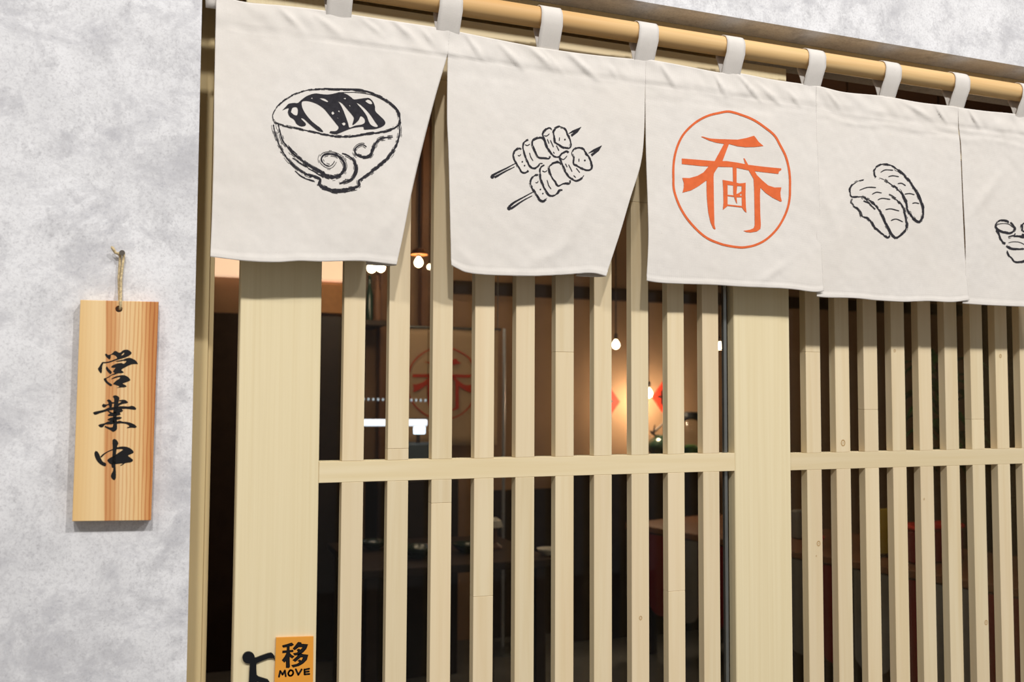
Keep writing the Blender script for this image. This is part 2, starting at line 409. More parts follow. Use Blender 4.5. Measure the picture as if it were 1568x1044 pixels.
def cloth_pt(px, py, k):
    Y = YN
    for _ in range(3):
        p = at(px, py, Y); Y = cloth_y(p.x, p.z, k)
    return at(px, py, Y)
def resample(poly, n, axis):
    out = []; a, b = poly[0][axis], poly[-1][axis]
    # smooth cubic through the points, parameterised by cumulative length
    L = [0]
    for p, q in zip(poly[:-1], poly[1:]): L.append(L[-1]+math.hypot(q[0]-p[0], q[1]-p[1]))
    for i in range(n+1):
        s = L[-1]*i/n; j = 0
        while j < len(L)-2 and L[j+1] < s: j += 1
        u = (s-L[j])/(L[j+1]-L[j])
        P = [poly[max(j-1, 0)], poly[j], poly[j+1], poly[min(j+2, len(poly)-1)]]
        out.append(tuple(.5*(2*P[1][c]+(P[2][c]-P[0][c])*u+(2*P[0][c]-5*P[1][c]+4*P[2][c]-P[3][c])*u*u+(3*P[1][c]-P[0][c]-3*P[2][c]+P[3][c])*u**3) for c in (0, 1)))
    return out
panels = [
 dict(T=[(331, -8), (376, 3), (440, 9), (504, 17), (590, 30), (670, 42), (689, 45)], B=[(322, 393), (350, 396.5), (376.5, 399.6), (420, 401.5), (458, 399.5), (496, 400.5), (550, 399.5), (585, 403), (607, 405.5)],
      L=[(331, -8), (330, 40), (328, 150), (327, 240), (324.5, 330), (322, 393)], R=[(689, 45), (686, 77), (665, 150), (644, 230), (629, 297), (617, 360), (607, 405.5)], curl=.075),
 dict(T=[(689, 45), (703, 48.5), (760, 60), (823, 72), (900, 83), (974, 90.5), (989, 91.5)], B=[(691, 406), (702, 412), (716, 417.5), (746.7, 421), (780, 422), (818, 422.6), (865, 420.5), (905, 418), (928, 423)],
      L=[(689, 45), (686, 77), (684.7, 178), (686.8, 230), (689, 320), (691, 406)], R=[(989, 91.5), (987.6, 127), (986.2, 200), (981, 250), (965, 304), (950, 355), (937, 395), (928, 423)], curl=.075),
 dict(T=[(989, 91.5), (1001, 92), (1050, 101), (1103, 111), (1133, 112), (1180, 121), (1233, 129), (1250, 131.5)], B=[(990, 430), (1010, 433), (1036, 434.5), (1090, 436), (1138, 439), (1205, 442), (1245, 447), (1261, 445.5)],
      L=[(989, 91.5), (988.3, 127), (988.8, 200), (990, 255), (993, 357), (990, 430)], R=[(1250, 131.5), (1250, 163), (1253, 250), (1257, 350), (1261, 445.5)], curl=0),
 dict(T=[(1250, 131.5), (1258, 132.6), (1293, 141), (1345, 146), (1371, 150), (1410, 157), (1454, 162), (1467, 164)], B=[(1250.5, 454), (1266, 455.5), (1308, 456.5), (1345, 460), (1383, 462), (1420, 461), (1456, 462.5), (1484, 459.5)],
      L=[(1250, 131.5), (1250, 163), (1250.5, 250), (1250.5, 350), (1250.5, 454)], R=[(1467, 164), (1467.5, 200), (1470.5, 230), (1477, 380), (1484, 459.5)], curl=0),
 dict(T=[(1467, 164), (1476, 165.6), (1510, 170), (1552, 174), (1600, 181), (1654, 188)], B=[(1473.5, 464.5), (1500, 466.5), (1528, 468), (1568, 469.5), (1620, 471), (1668, 473)],
      L=[(1467, 164), (1468.5, 196), (1471.8, 225), (1475, 300), (1478.6, 372), (1478, 425), (1473.5, 464.5)], R=[(1654, 188), (1656, 280), (1662, 380), (1668, 473)], curl=0)]
noren = empty('noren_curtain', (.86, YN, H+.175), 'cream canvas split door curtain printed with food drawings hanging from the rod', 'curtain')
NU, NV = 96, 100
pan_objs = []
for k, pd in enumerate(panels):
    T, B, L, Rr = resample(pd['T'], NU, 0), resample(pd['B'], NU, 0), resample(pd['L'], NV, 1), resample(pd['R'], NV, 1)
    cols = NU+1+(6 if pd['curl'] else 0)
    V = []; Fc = []
    for j in range(NV+1):
        t = j/NV
        row = []
        for i in range(NU+1):
            s = i/NU
            q = [(1-s)*L[j][c]+s*Rr[j][c]+(1-t)*T[i][c]+t*B[i][c]-((1-s)*(1-t)*T[0][c]+s*(1-t)*T[-1][c]+(1-s)*t*B[0][c]+s*t*B[-1][c]) for c in (0, 1)]
            p = cloth_pt(q[0], q[1], k)
            # folded hem along the foot
            db = (1-t)*.347
            p.y -= .0008/(1+math.exp((db-.0125)/.0009)) - .0006*math.exp(-((db-.0130)/.0014)**2)
            row.append(p)
        if pd['curl']:
            e = row[-1]; W = pd['curl']*max(0, t-.1)
            for c in range(1, 7):
                f = c/6
                row.append(Vector((e.x+.006*math.sin(math.pi*f)*min(1, t*2)-W*.55*f*f, e.y+min(.03, W*.5)*math.sin(f*math.pi/2)+.0003*c, e.z+.002*f*t)))
        V += row
    for j in range(NV):
        for i in range(cols-1):
            a = j*cols+i; Fc.append((a, a+cols, a+cols+1, a+1))
    o = M('curtain_panel', V, Fc, CANVAS, noren, True)
    md = o.modifiers.new('thickness', 'SOLIDIFY'); md.thickness = .0009; md.offset = -1
    pan_objs.append(o)
def tab(xc, k, wd=.0335):
    path = []
    tilt = random.uniform(-.0012, .0012)
    def arc(a): return (YN-math.cos(a)*(RODR+.0016), RODZ+math.sin(a)*(RODR+.0016))
    path += [(YN+.0042, H+.510), (YN+.0025, H+.518), (YN-.0010, H+.5235), (YN-.0070, H+.537), (YN-.0152, H+.551)]
    for i in range(13): path.append(arc(-.25+i*(math.pi+.5)/12))
    path += [(YN+.0155, H+.551), (YN+.0085, H+.537), (YN+.0045, H+.5235), (YN+.0046, H+.510)]
    V, Fc = [], []; nx = 6
    for y, z in path:
        for i in range(nx+1):
            s = i/nx-.5
            V.append((xc+s*wd*(1+.05*math.sin((z-H-.5)*40))+tilt*(z-H-.51)*18, y+.0006*noise.noise(Vector((xc*30+s*3, y*60, z*60))), z))
    for j in range(len(path)-1):
        for i in range(nx):
            a = j*(nx+1)+i; Fc.append((a, a+1, a+nx+2, a+nx+1))
    o = M('hanging_loop', V, Fc, CANVAS, noren, True)
    md = o.modifiers.new('thickness', 'SOLIDIFY'); md.thickness = .0012; md.offset = 0
for i, xc in enumerate((.078, .2371, .3952, .5540, .7170, .8772, 1.0385, 1.1988, 1.3568, 1.518, 1.672)): tab(xc, i)

# ------------------------------------------------------------------ prints
def catmull(pts, step=2.0):
    out = []
    for j in range(len(pts)-1):
        P = [pts[max(j-1, 0)], pts[j], pts[j+1], pts[min(j+2, len(pts)-1)]]
        n = max(1, int(math.hypot(P[2][0]-P[1][0], P[2][1]-P[1][1])/step))
        for i in range(n):
            u = i/n
            out.append(tuple(.5*(2*P[1][c]+(P[2][c]-P[0][c])*u+(2*P[0][c]-5*P[1][c]+4*P[2][c]-P[3][c])*u*u+(3*P[1][c]-P[0][c]-3*P[2][c]+P[3][c])*u**3) for c in (0, 1)))
    out.append(pts[-1]); return out
class Print:
    """flat artwork as triangles in photo pixels, later laid on a surface"""
    def __init__(s): s.tri = []
    def fill(s, loops, org, sc, curve=True):
        L = []
        for lp in loops:
            lp = [(org[0]+x/sc, org[1]+y/sc) for x, y in lp]
            if curve: lp = catmull(lp+[lp[0]], 1.5)[:-1]
            L.append(lp)
        flat = [p for l in L for p in l]
        for t in tessellate_polygon([[Vector((p[0], p[1], 0)) for p in l] for l in L]): s.split([flat[i] for i in t])
        return s
    def split(s, t, lim=4.2):
        e = [math.dist(t[i], t[(i+1) % 3]) for i in range(3)]; i = e.index(max(e))
        if e[i] <= lim: s.tri.append(t); return
        a, b, c = t[i], t[(i+1) % 3], t[(i+2) % 3]; m = ((a[0]+b[0])/2, (a[1]+b[1])/2)
        s.split([a, m, c], lim); s.split([m, b, c], lim)
    def ribbon(s, pts, w, gaps=0, seed=0, off=0, rough=.25):
        n = len(pts); Ls, Rs = [], []
        for i, p in enumerate(pts):
            a, b = pts[max(i-1, 0)], pts[min(i+1, n-1)]; dx, dy = b[0]-a[0], b[1]-a[1]; l = math.hypot(dx, dy) or 1
            nx, ny = -dy/l, dx/l; u = i/max(1, n-1)
            ww = (w(u) if callable(w) else w)/2
            ww *= 1+rough*noise.noise(Vector((i*.33, seed, 1)))*1.6
            o = off+.25*noise.noise(Vector((i*.12, seed, 7)))*(rough > 0)
            Ls.append((p[0]+nx*(o+ww), p[1]+ny*(o+ww))); Rs.append((p[0]+nx*(o-ww), p[1]+ny*(o-ww)))
        for i in range(n-1):
            if gaps and noise.noise(Vector((i*.16, seed*3.7, 3))) < gaps-.5: continue
            s.tri += [[Ls[i], Rs[i], Rs[i+1]], [Ls[i], Rs[i+1], Ls[i+1]]]
        return s
    def brush(s, pts, org, sc, w, rough=True, step=1.2):
        """w in photo pixels: number or (start, middle, end)"""
        P = catmull([(org[0]+x/sc, org[1]+y/sc) for x, y in pts], step)
        if isinstance(w, (tuple, list)):
            W = lambda u: (w[0]+(w[1]-w[0])*min(1, u*2)) if u < .5 else (w[1]+(w[2]-w[1])*(u*2-1))
            wm = max(w)
        else: W = lambda u: w*(.55+.45*min(1, u*8, (1-u)*8)); wm = w
        sd = random.random()*90
        if rough:
            s.ribbon(P, lambda u: W(u)*.86, 0, sd, 0, .35)
            s.ribbon(P, .75, .42, sd+5, wm*.50); s.ribbon(P, .7, .46, sd+9, -wm*.50); s.ribbon(P, .55, .66, sd+13, wm*.78)
        else: s.ribbon(P, W, 0, sd, 0, .12)
        return s
    def dot(s, x, y, r, org, sc):
        c = (org[0]+x/sc, org[1]+y/sc); n = 10
        q = [(c[0]+r*math.cos(2*math.pi*i/n), c[1]+r*math.sin(2*math.pi*i/n)) for i in range(n)]
        for i in range(n): s.tri.append([c, q[i], q[(i+1) % n]])
        return s
    def lay(s, fn, name, mat, parent, label=None):
        V = []; Fc = []; memo = {}
        for t in s.tri:
            ids = []
            for p in t:
                kx = (round(p[0], 3), round(p[1], 3))
                if kx not in memo: memo[kx] = len(V); V.append(fn(*p))
                ids.append(memo[kx])
            if len(set(ids)) == 3:
                a, b, c = (V[i] for i in ids)
                if (b-a).cross(c-a).y > 0: ids = ids[::-1]
                Fc.append(ids)
        o = M(name, V, Fc, mat, parent)
        if label: o['label'] = label
        return o
def on_cloth(k):
    def fn(px, py):
        p = cloth_pt(px, py, k); Y = p.y-.0006; q = at(px, py, Y); return q
    return fn
# --- bowl of noodles
pr = Print(); A = (410, 130); Bq = (410, 200); S = 7.467
rim = [(60, 400), (55, 340), (100, 260), (200, 165), (330, 95), (480, 55), (640, 45), (800, 50), (1000, 55), (1130, 75), (1250, 115), (1350, 175), (1440, 245), (1495, 320), (1512, 390), (1500, 450), (1440, 500), (1350, 530), (1200, 552), (1050, 572), (900, 592), (760, 585), (620, 560), (450, 522), (280, 488), (150, 455), (85, 430), (60, 400)]
pr.brush(rim[:7], A, S, (1.0, 1.3, 1.6)); pr.brush(rim[6:11], A, S, (1.6, 2.6, 2.6)); pr.brush(rim[10:17], A, S, (2.6, 3.6, 3.0)); pr.brush(rim[16:22], A, S, (2.6, 2.8, 2.6)); pr.brush(rim[21:], A, S, (2.4, 1.8, 1.0))
pr.brush([(540, 40), (800, 41), (1050, 46), (1120, 72)], A, S, .8, False); pr.brush([(820, 85), (1000, 85), (1130, 100), (1240, 130), (1350, 190)], A, S, .9, False)
pr.fill([[(165, 290), (205, 250), (240, 215), (300, 205), (345, 205), (385, 170), (450, 125), (540, 97), (620, 105), (700, 108), (790, 90), (820, 82), (900, 105), (960, 145), (985, 165), (1050, 158), (1110, 150), (1160, 150), (1200, 185), (1225, 240), (1232, 300), (1280, 350), (1330, 400), (1345, 440), (1310, 475), (1240, 500), (1170, 507), (1100, 508), (1095, 480), (1040, 480), (960, 495), (880, 525), (790, 560), (750, 560), (705, 545), (715, 528), (770, 528), (800, 510), (810, 480), (780, 440), (700, 340), (640, 270), (560, 215), (470, 185), (400, 185), (388, 215), (400, 270), (440, 340), (500, 410), (560, 460), (600, 490), (635, 535), (580, 525), (530, 490), (470, 440), (410, 385), (380, 380), (400, 405), (435, 440), (430, 465), (380, 472), (330, 445), (300, 395), (250, 360), (230, 310), (240, 265), (200, 275)],
  [(265, 310), (285, 260), (330, 255), (345, 290), (335, 345), (300, 340)],
  [(800, 185), (850, 210), (920, 290), (970, 350), (985, 385), (968, 455), (1000, 440), (1040, 400), (1065, 355), (1105, 385), (1110, 425), (1080, 450), (1000, 465), (935, 487), (920, 440), (895, 370), (860, 280), (825, 215)],
  [(1010, 200), (1060, 225), (1130, 290), (1180, 350), (1220, 410), (1260, 470), (1230, 480), (1180, 455), (1155, 415), (1130, 350), (1080, 280), (1040, 235)],
  [(1115, 185), (1140, 165), (1180, 180), (1195, 215), (1160, 215)],
  [(590, 150), (650, 155), (695, 190), (680, 195), (620, 170)], [(728, 320), (745, 300), (762, 325), (740, 340)], [(803, 300), (815, 285), (824, 312)], [(845, 440), (875, 425), (890, 445), (870, 465)], [(490, 150), (510, 142), (515, 160)], [(860, 150), (897, 145), (888, 163)], [(925, 225), (942, 230), (945, 252)], [(780, 365), (800, 372), (812, 390)]], A, S)
pr.brush([(65, -70), (80, 10), (110, 110), (150, 200), (210, 300), (280, 380), (360, 450), (450, 500), (550, 530), (595, 560), (585, 625)], Bq, S, (2.0, 2.6, 4.0))
pr.brush([(120, -75), (140, 10), (170, 110), (230, 190), (300, 270), (380, 330), (460, 390), (550, 440), (620, 480)], Bq, S, (2.2, 3.0, 5.0))
pr.brush([(620, 480), (680, 520), (750, 530), (820, 510), (870, 450), (880, 390), (850, 330), (790, 280), (720, 265), (650, 272), (615, 310), (620, 350), (660, 390), (710, 405), (745, 380), (765, 345)], Bq, S, (6.5, 4.6, 1.0))
pr.brush([(585, 610), (600, 630), (650, 650), (740, 678), (820, 688), (900, 672), (1000, 647), (1045, 625), (1040, 575), (1080, 545)], Bq, S, (4.5, 5.6, 3.4))
pr.brush([(1060, 560), (1130, 510), (1220, 440), (1310, 370), (1390, 290), (1440, 220), (1480, 140), (1503, 50), (1510, -20), (1495, -80)], Bq, S, (4.0, 5.0, 2.0))
pr.brush([(850, 258), (910, 280), (960, 315), (1000, 370), (1012, 430), (1000, 490), (960, 550), (900, 580), (820, 605)], Bq, S, (1.8, 5.0, 3.0))
pr.brush([(1130, 185), (1090, 160), (1040, 170), (1000, 210), (1005, 260), (1050, 290), (1110, 300), (1170, 280), (1195, 220), (1230, 150), (1280, 95), (1350, 78), (1430, 72)], Bq, S, (1.6, 5.0, 2.2))
for q in ([(240, 180), (290, 230), (340, 270)], [(285, 310), (370, 370), (460, 420)], [(310, 460), (400, 530), (540, 580)], [(620, 660), (740, 700), (880, 700), (1000, 665)], [(460, 430), (560, 485), (640, 530)]): pr.brush(q, Bq, S, 1.3)
pr.lay(on_cloth(0), 'noodle_bowl_print', INK, pan_objs[0], 'black ink drawing of a noodle bowl')
# --- skewers
pr = Print(); A = (745, 185); S = 7.2; wv = 2.3
for q in ([(385, 312), (360, 300), (310, 335), (298, 390), (320, 450), (355, 510), (385, 560), (425, 570), (460, 545)],
          [(460, 205), (415, 235), (405, 300), (420, 370), (450, 440), (480, 500), (525, 520), (570, 495), (585, 470), (620, 470)],
          [(640, 215), (610, 185), (560, 190), (510, 220), (510, 270), (540, 340), (575, 400), (640, 410), (690, 410), (700, 385)],
          [(720, 100), (690, 78), (640, 110), (620, 150), (640, 210), (670, 290), (710, 350), (750, 395), (800, 390), (830, 350)],
          [(750, 85), (800, 62), (860, 85), (890, 140), (920, 200), (930, 260), (910, 300), (850, 295), (800, 265), (755, 235), (745, 180), (738, 120), (752, 85)],
          [(570, 600), (545, 595), (500, 630), (485, 680), (505, 740), (545, 800), (590, 870), (630, 882), (668, 850)],
          [(640, 488), (600, 515), (590, 560), (600, 640), (630, 720), (660, 780), (700, 820), (750, 820), (790, 785), (800, 765), (838, 765)],
          [(825, 480), (800, 455), (740, 465), (695, 500), (695, 560), (720, 620), (760, 670), (790, 715), (850, 690), (910, 685), (915, 655)],
          [(905, 350), (880, 335), (830, 365), (808, 400), (825, 450), (860, 530), (890, 590), (930, 630), (985, 660), (1040, 640), (1075, 600)],
          [(945, 330), (1000, 295), (1060, 305), (1100, 360), (1135, 410), (1160, 470), (1155, 530), (1110, 545), (1050, 525), (985, 490), (960, 470), (960, 410), (940, 360), (947, 330)]): pr.brush(q, A, S, wv)
for q in ([(325, 465), (190, 535), (110, 575), (60, 605)], [(310, 505), (200, 560), (90, 622)], [(520, 780), (390, 850), (310, 895), (250, 945)], [(505, 825), (400, 880), (270, 968)]): pr.brush(q, A, S, (1.0, 2.2, 3.6), False)
for q in ([(425, 260), (450, 272), (480, 255)], [(475, 350), (490, 400), (515, 440)], [(635, 160), (665, 165), (695, 140)], [(670, 200), (690, 250)], [(705, 210), (740, 290)], [(770, 270), (800, 330)], [(735, 340), (750, 360)], [(805, 180), (802, 220)], [(345, 378), (365, 385), (378, 365)],
          [(540, 678), (560, 682), (572, 660)], [(615, 550), (645, 562), (670, 545)], [(668, 650), (685, 710), (715, 750)], [(820, 410), (850, 425), (890, 385)], [(870, 470), (890, 510)], [(905, 480), (945, 560)], [(990, 520), (1030, 570)], [(960, 600), (985, 625)], [(1020, 415), (1020, 450)]): pr.brush(q, A, S, 1.3, False)
for x, y, r in ((395, 450, 1.2), (420, 492, 1.2), (865, 205, 1.3), (595, 755, 1.2), (622, 800, 1.2), (1085, 435, 1.4), (65, 615, 3.0), (250, 962, 3.2)): pr.dot(x, y, r, A, S)
for q in ([(905, 140), (950, 108), (1045, 68), (1005, 122), (940, 172), (932, 152), (968, 120)], [(1125, 355), (1180, 316), (1272, 272), (1238, 328), (1162, 388), (1152, 368), (1196, 332)]): pr.fill([q], A, S, False); pr.ribbon([(A[0]+x/S, A[1]+y/S) for x, y in q+q[:1]], .8, 0, 0, 0, 0)
pr.lay(on_cloth(1), 'skewer_print', INK, pan_objs[1], 'black ink drawing of two grilled skewers')
# --- ring emblem
pr = Print(); C1, S1, C2, S2 = (1025, 165), 8.253, (1025, 245), 7.458
ring = [(C1[0]+x/S1, C1[1]+y/S1) for x, y in ((52, 905), (55, 700), (85, 540), (150, 380), (240, 265), (360, 165), (500, 95), (640, 62), (735, 47), (800, 55), (900, 85), (1040, 140), (1180, 225), (1320, 340), (1400, 470), (1470, 610), (1510, 760), (1525, 905))]
ring += [(C2[0]+x/S2, C2[1]+y/S2) for x, y in ((1378, 300), (1374, 430), (1348, 560), (1290, 690), (1210, 810), (1100, 910), (980, 970), (860, 995), (790, 995), (700, 982), (580, 955), (450, 900), (330, 810), (220, 690), (130, 550), (75, 420), (50, 310), (47, 221))]
pr.ribbon(catmull(ring, 2.5), 3.4, 0, 1, 0, .04)
c1 = [[(400, 365), (420, 362), (520, 388), (640, 395), (750, 398), (860, 402), (970, 382), (1070, 352), (1090, 375), (1130, 430), (1190, 482), (1080, 495), (960, 497), (860, 485), (760, 458), (690, 455), (590, 440), (500, 412)],
      [(695, 448), (755, 452), (665, 690), (610, 755), (500, 745), (575, 668)],
      [(158, 640), (350, 655), (560, 672), (720, 672), (850, 690), (1000, 720), (1200, 745), (1415, 765), (1415, 785), (1385, 805), (1378, 835), (1200, 815), (1000, 790), (820, 750), (620, 745), (400, 735), (158, 710)],
      [(936, 635), (952, 640), (1000, 725), (960, 718)]]
c2 = [[(450, 70), (560, 70), (510, 150), (505, 190), (420, 235), (330, 300), (250, 345), (150, 372), (165, 310), (165, 260), (148, 203), (230, 205), (320, 180), (390, 140)],
      [(425, 225), (505, 180), (508, 400), (512, 600), (515, 740), (528, 785), (520, 792), (500, 780), (470, 710), (445, 600), (432, 480), (425, 350)],
      [(895, 95), (965, 110), (1000, 170), (1060, 230), (1130, 290), (1200, 312), (1280, 312), (1268, 370), (1272, 420), (1285, 470), (1270, 475), (1180, 430), (1100, 375), (1040, 315), (1035, 400), (1038, 600), (1045, 740), (1040, 785), (1000, 815), (930, 827), (880, 822), (845, 808), (920, 795), (965, 775), (975, 740), (972, 500), (968, 330), (962, 215), (930, 160)],
      [(723, 75), (768, 85), (768, 250), (775, 300), (768, 360), (765, 410), (770, 450), (775, 498), (765, 490), (745, 440), (730, 380), (728, 240)],
      [(608, 225), (665, 245), (665, 525), (640, 545), (612, 568), (618, 480), (615, 330)], [(610, 226), (700, 242), (800, 266), (868, 260), (868, 300), (760, 295), (660, 282)],
      [(825, 265), (872, 258), (870, 400), (875, 540), (882, 602), (860, 585), (830, 545), (825, 400)], [(660, 395), (730, 402), (790, 378), (830, 350), (830, 378), (800, 400), (830, 410), (830, 425), (770, 425), (660, 410)], [(655, 505), (835, 525), (832, 542), (655, 522)]]
for q in c1: pr.fill([q], C1, S1, False)
for q in c2: pr.fill([q], C2, S2, False)
emblem = pr
pr.lay(on_cloth(2), 'ring_emblem_print', ORANGE, pan_objs[2], 'orange brush character inside a ring')
# --- sushi
pr = Print(); A = (1295, 240); S = 8.03
pr.brush([(370, 255), (350, 230), (348, 170), (390, 115), (460, 90), (540, 98), (600, 130)], A, S, (1.2, 1.7, 2.2)); pr.brush([(600, 130), (680, 190), (760, 270), (830, 360), (890, 460), (930, 560), (955, 640), (950, 730), (920, 795)], A, S, (2.2, 3.0, 3.4))
pr.brush([(920, 795), (890, 800), (840, 765), (790, 700), (755, 640), (740, 560), (700, 470), (640, 400), (560, 340), (480, 285), (415, 258)], A, S, (3.4, 2.8, .8))
pr.brush([(225, 278), (150, 300), (80, 345), (52, 400), (58, 460), (80, 490), (140, 492), (200, 490)], A, S, (1.0, 1.6, 2.0)); pr.brush([(200, 490), (270, 520), (340, 570), (400, 640), (450, 720), (490, 810), (530, 890), (570, 960), (620, 1000)], A, S, (1.8, 3.0, 3.4))
pr.brush([(620, 1000), (690, 950), (740, 890), (750, 820), (735, 720), (700, 620), (650, 550), (590, 500), (530, 465)], A, S, (3.0, 2.8, .7))
pr.brush([(85, 515), (72, 560), (95, 600), (150, 640), (185, 690), (200, 730), (260, 750), (310, 790), (345, 850), (410, 910), (480, 970), (520, 990), (545, 965)], A, S, (1.1, 2.2, 2.8)); pr.brush([(220, 540), (280, 570), (330, 610), (365, 645)], A, S, 1.4)
for q in ([(430, 190), (480, 162), (530, 160), (585, 165)], [(525, 245), (580, 232), (655, 245)], [(640, 330), (690, 325), (740, 355)], [(725, 458), (790, 452), (848, 465)], [(820, 572), (860, 565), (905, 575)], [(170, 410), (250, 380), (300, 373), (375, 378)], [(325, 460), (380, 435), (445, 445)], [(395, 530), (450, 510), (550, 522)], [(490, 648), (560, 640), (660, 665)], [(555, 785), (620, 765), (705, 800)]): pr.brush(q, A, S, 1.5, False)
pr.lay(on_cloth(3), 'sushi_print', INK, pan_objs[3], 'black ink drawing of two pieces of sushi')
# --- rolls
pr = Print(); A = (1508, 320); S = 11.6
for q, ww in (([(225, 222), (290, 202), (380, 206), (430, 240)], 2.4), ([(460, 230), (510, 290), (540, 345), (510, 400), (430, 430), (330, 410), (240, 370), (195, 320), (195, 270), (225, 230)], 2.7), ([(210, 285), (290, 258), (380, 258), (440, 275), (515, 335)], 1.1),
              ([(200, 370), (255, 450), (290, 540), (320, 590), (370, 610)], 2.4), ([(545, 430), (520, 470)], 2), ([(420, 500), (500, 478), (600, 480), (700, 500), (790, 540), (830, 600), (800, 660), (700, 705), (580, 710), (460, 700), (385, 650)], 2.6), ([(420, 600), (500, 580), (600, 585), (680, 615), (740, 650)], 1.1),
              ([(395, 735), (430, 820), (490, 880), (530, 930), (600, 940), (700, 920), (800, 880), (840, 780), (835, 680)], 2.6), ([(660, 270), (662, 330), (660, 390)], 3), ([(660, 445), (720, 470), (790, 500)], 3), ([(650, 280), (720, 240), (820, 250), (880, 300), (860, 370), (760, 400), (670, 385)], 2.4)): pr.brush(q, A, S, ww, ww > 2)
pr.lay(on_cloth(4), 'sushi_roll_print', INK, pan_objs[4], 'black ink drawing of sushi rolls')

# ------------------------------------------------------------------ hanging wooden sign
YS = YW-.017
cn = [at(123, 459, YS), at(243, 462, YS), at(231.5, 796.5, YS), at(110.5, 798, YS)]
sb = empty('hanging_sign', (cn[3].x*.5+cn[2].x*.5, YW, cn[3].z), 'upright cedar board sign with black brush characters hanging from a nail', 'sign')
hole = at(182, 473, YS); hr = .0040
N = 20; hv = [(hole.x+hr*math.cos(2*math.pi*i/N), hole.z+hr*math.sin(2*math.pi*i/N)) for i in range(N)]
outer = [(p.x, p.z) for p in cn]
loops = [outer, hv]; flat = outer+hv
tri = tessellate_polygon([[Vector((p[0], p[1], 0)) for p in l] for l in loops])
n = len(flat); y0, y1 = YS, YW-.003
V = [(p[0], y0, p[1]) for p in flat]+[(p[0], y1, p[1]) for p in flat]
Fc = [tuple(t) for t in tri]+[tuple(i+n for i in t) for t in tri]
for base, cnt in ((0, 4), (4, N)): Fc += [(base+i, base+(i+1) % cnt, base+(i+1) % cnt+n, base+i+n) for i in range(cnt)]
gg = G().add(V, Fc); board = gg.obj('board', SIGNWOOD, sb)
bv = board.modifiers.new('edge', 'BEVEL'); bv.width = .0008; bv.segments = 2; bv.limit_method = 'ANGLE'
def flat_on(Y):
    return lambda px, py: at(px, py, Y)
S = 14.91
k1 = [[[(312, 180), (340, 165), (370, 195), (430, 190), (490, 150), (520, 115), (555, 105), (590, 125), (625, 145), (670, 140), (710, 100), (770, 78), (840, 82), (890, 115), (918, 150), (905, 180), (850, 220), (760, 260), (660, 290), (560, 320), (450, 360), (360, 382), (290, 388), (270, 390), (248, 460), (240, 570), (235, 605), (215, 618), (180, 575), (148, 520), (175, 470), (220, 400), (250, 360), (300, 360), (400, 345), (500, 310), (590, 270), (570, 235), (530, 205), (480, 190), (445, 200), (440, 250), (428, 290), (405, 298), (365, 265), (325, 225)], [(690, 190), (740, 145), (755, 150), (720, 200), (680, 215)]],
      [[(540, 345), (620, 325), (720, 305), (800, 275), (880, 265), (950, 290), (1010, 325), (1050, 375), (1065, 405), (1030, 405), (930, 410), (850, 440), (770, 480), (700, 520), (680, 545), (720, 570), (740, 600), (700, 612), (600, 620), (540, 645), (470, 660), (400, 710), (345, 735), (360, 790), (420, 840), (475, 880), (455, 912), (400, 890), (330, 830), (285, 770), (280, 740), (310, 725), (340, 718), (400, 685), (470, 640), (530, 612), (495, 580), (520, 530), (550, 490), (490, 490), (445, 475), (470, 445), (540, 410), (620, 388), (690, 383), (740, 400), (790, 360), (800, 335), (720, 335), (620, 350)]],
      [[(340, 465), (355, 460), (400, 520), (460, 575), (468, 600), (435, 635), (385, 595), (345, 545), (330, 500)]],
      [[(450, 755), (470, 730), (560, 685), (660, 665), (740, 660), (820, 690), (870, 735), (890, 770), (860, 795), (780, 825), (715, 850), (760, 880), (805, 912), (760, 935), (660, 940), (575, 950), (640, 920), (560, 885), (500, 865), (500, 850), (560, 790), (640, 735), (660, 705), (600, 710), (520, 735)]]]
k2 = [[[(560, 105), (600, 75), (660, 85), (710, 125), (705, 190), (690, 250), (680, 330), (670, 400), (650, 480), (650, 560), (655, 640), (660, 740), (655, 850), (610, 895), (570, 912), (530, 885), (370, 795), (385, 775), (470, 800), (550, 805), (570, 740), (560, 650), (570, 500), (580, 350), (590, 250), (590, 150)]],
      [[(110, 470), (150, 450), (300, 420), (400, 390), (470, 355), (580, 345), (750, 325), (930, 330), (985, 315), (1050, 330), (1098, 375), (1085, 405), (1000, 400), (860, 385), (700, 395), (580, 405), (420, 440), (280, 480), (155, 520)]],
      [[(315, 300), (345, 270), (400, 285), (460, 275), (490, 285), (430, 310), (400, 340), (360, 358), (325, 335)]], [[(425, 195), (460, 170), (510, 185), (545, 240), (540, 340), (490, 350), (470, 300), (460, 230)]], [[(530, 235), (590, 232), (590, 262), (540, 262)]],
      [[(710, 190), (800, 175), (860, 190), (912, 240), (880, 258), (800, 270), (720, 300), (680, 330), (690, 260), (730, 240), (765, 212), (710, 215)]],
      [[(440, 430), (500, 440), (560, 470), (640, 410), (740, 385), (800, 425), (770, 455), (720, 470), (745, 510), (700, 530), (600, 550), (460, 545), (445, 525), (500, 490), (470, 460)]],
      [[(440, 630), (500, 590), (600, 570), (720, 565), (770, 590), (740, 615), (640, 640), (540, 655), (460, 650)]],
      [[(230, 760), (270, 735), (380, 710), (440, 680), (560, 650), (640, 670), (560, 730), (450, 740), (380, 745), (350, 790), (300, 810), (260, 795)]],
      [[(640, 680), (720, 655), (780, 675), (900, 685), (1000, 715), (1070, 750), (1110, 795), (1080, 820), (980, 815), (880, 825), (900, 800), (945, 785), (920, 755), (850, 725), (740, 715), (650, 725)]]]
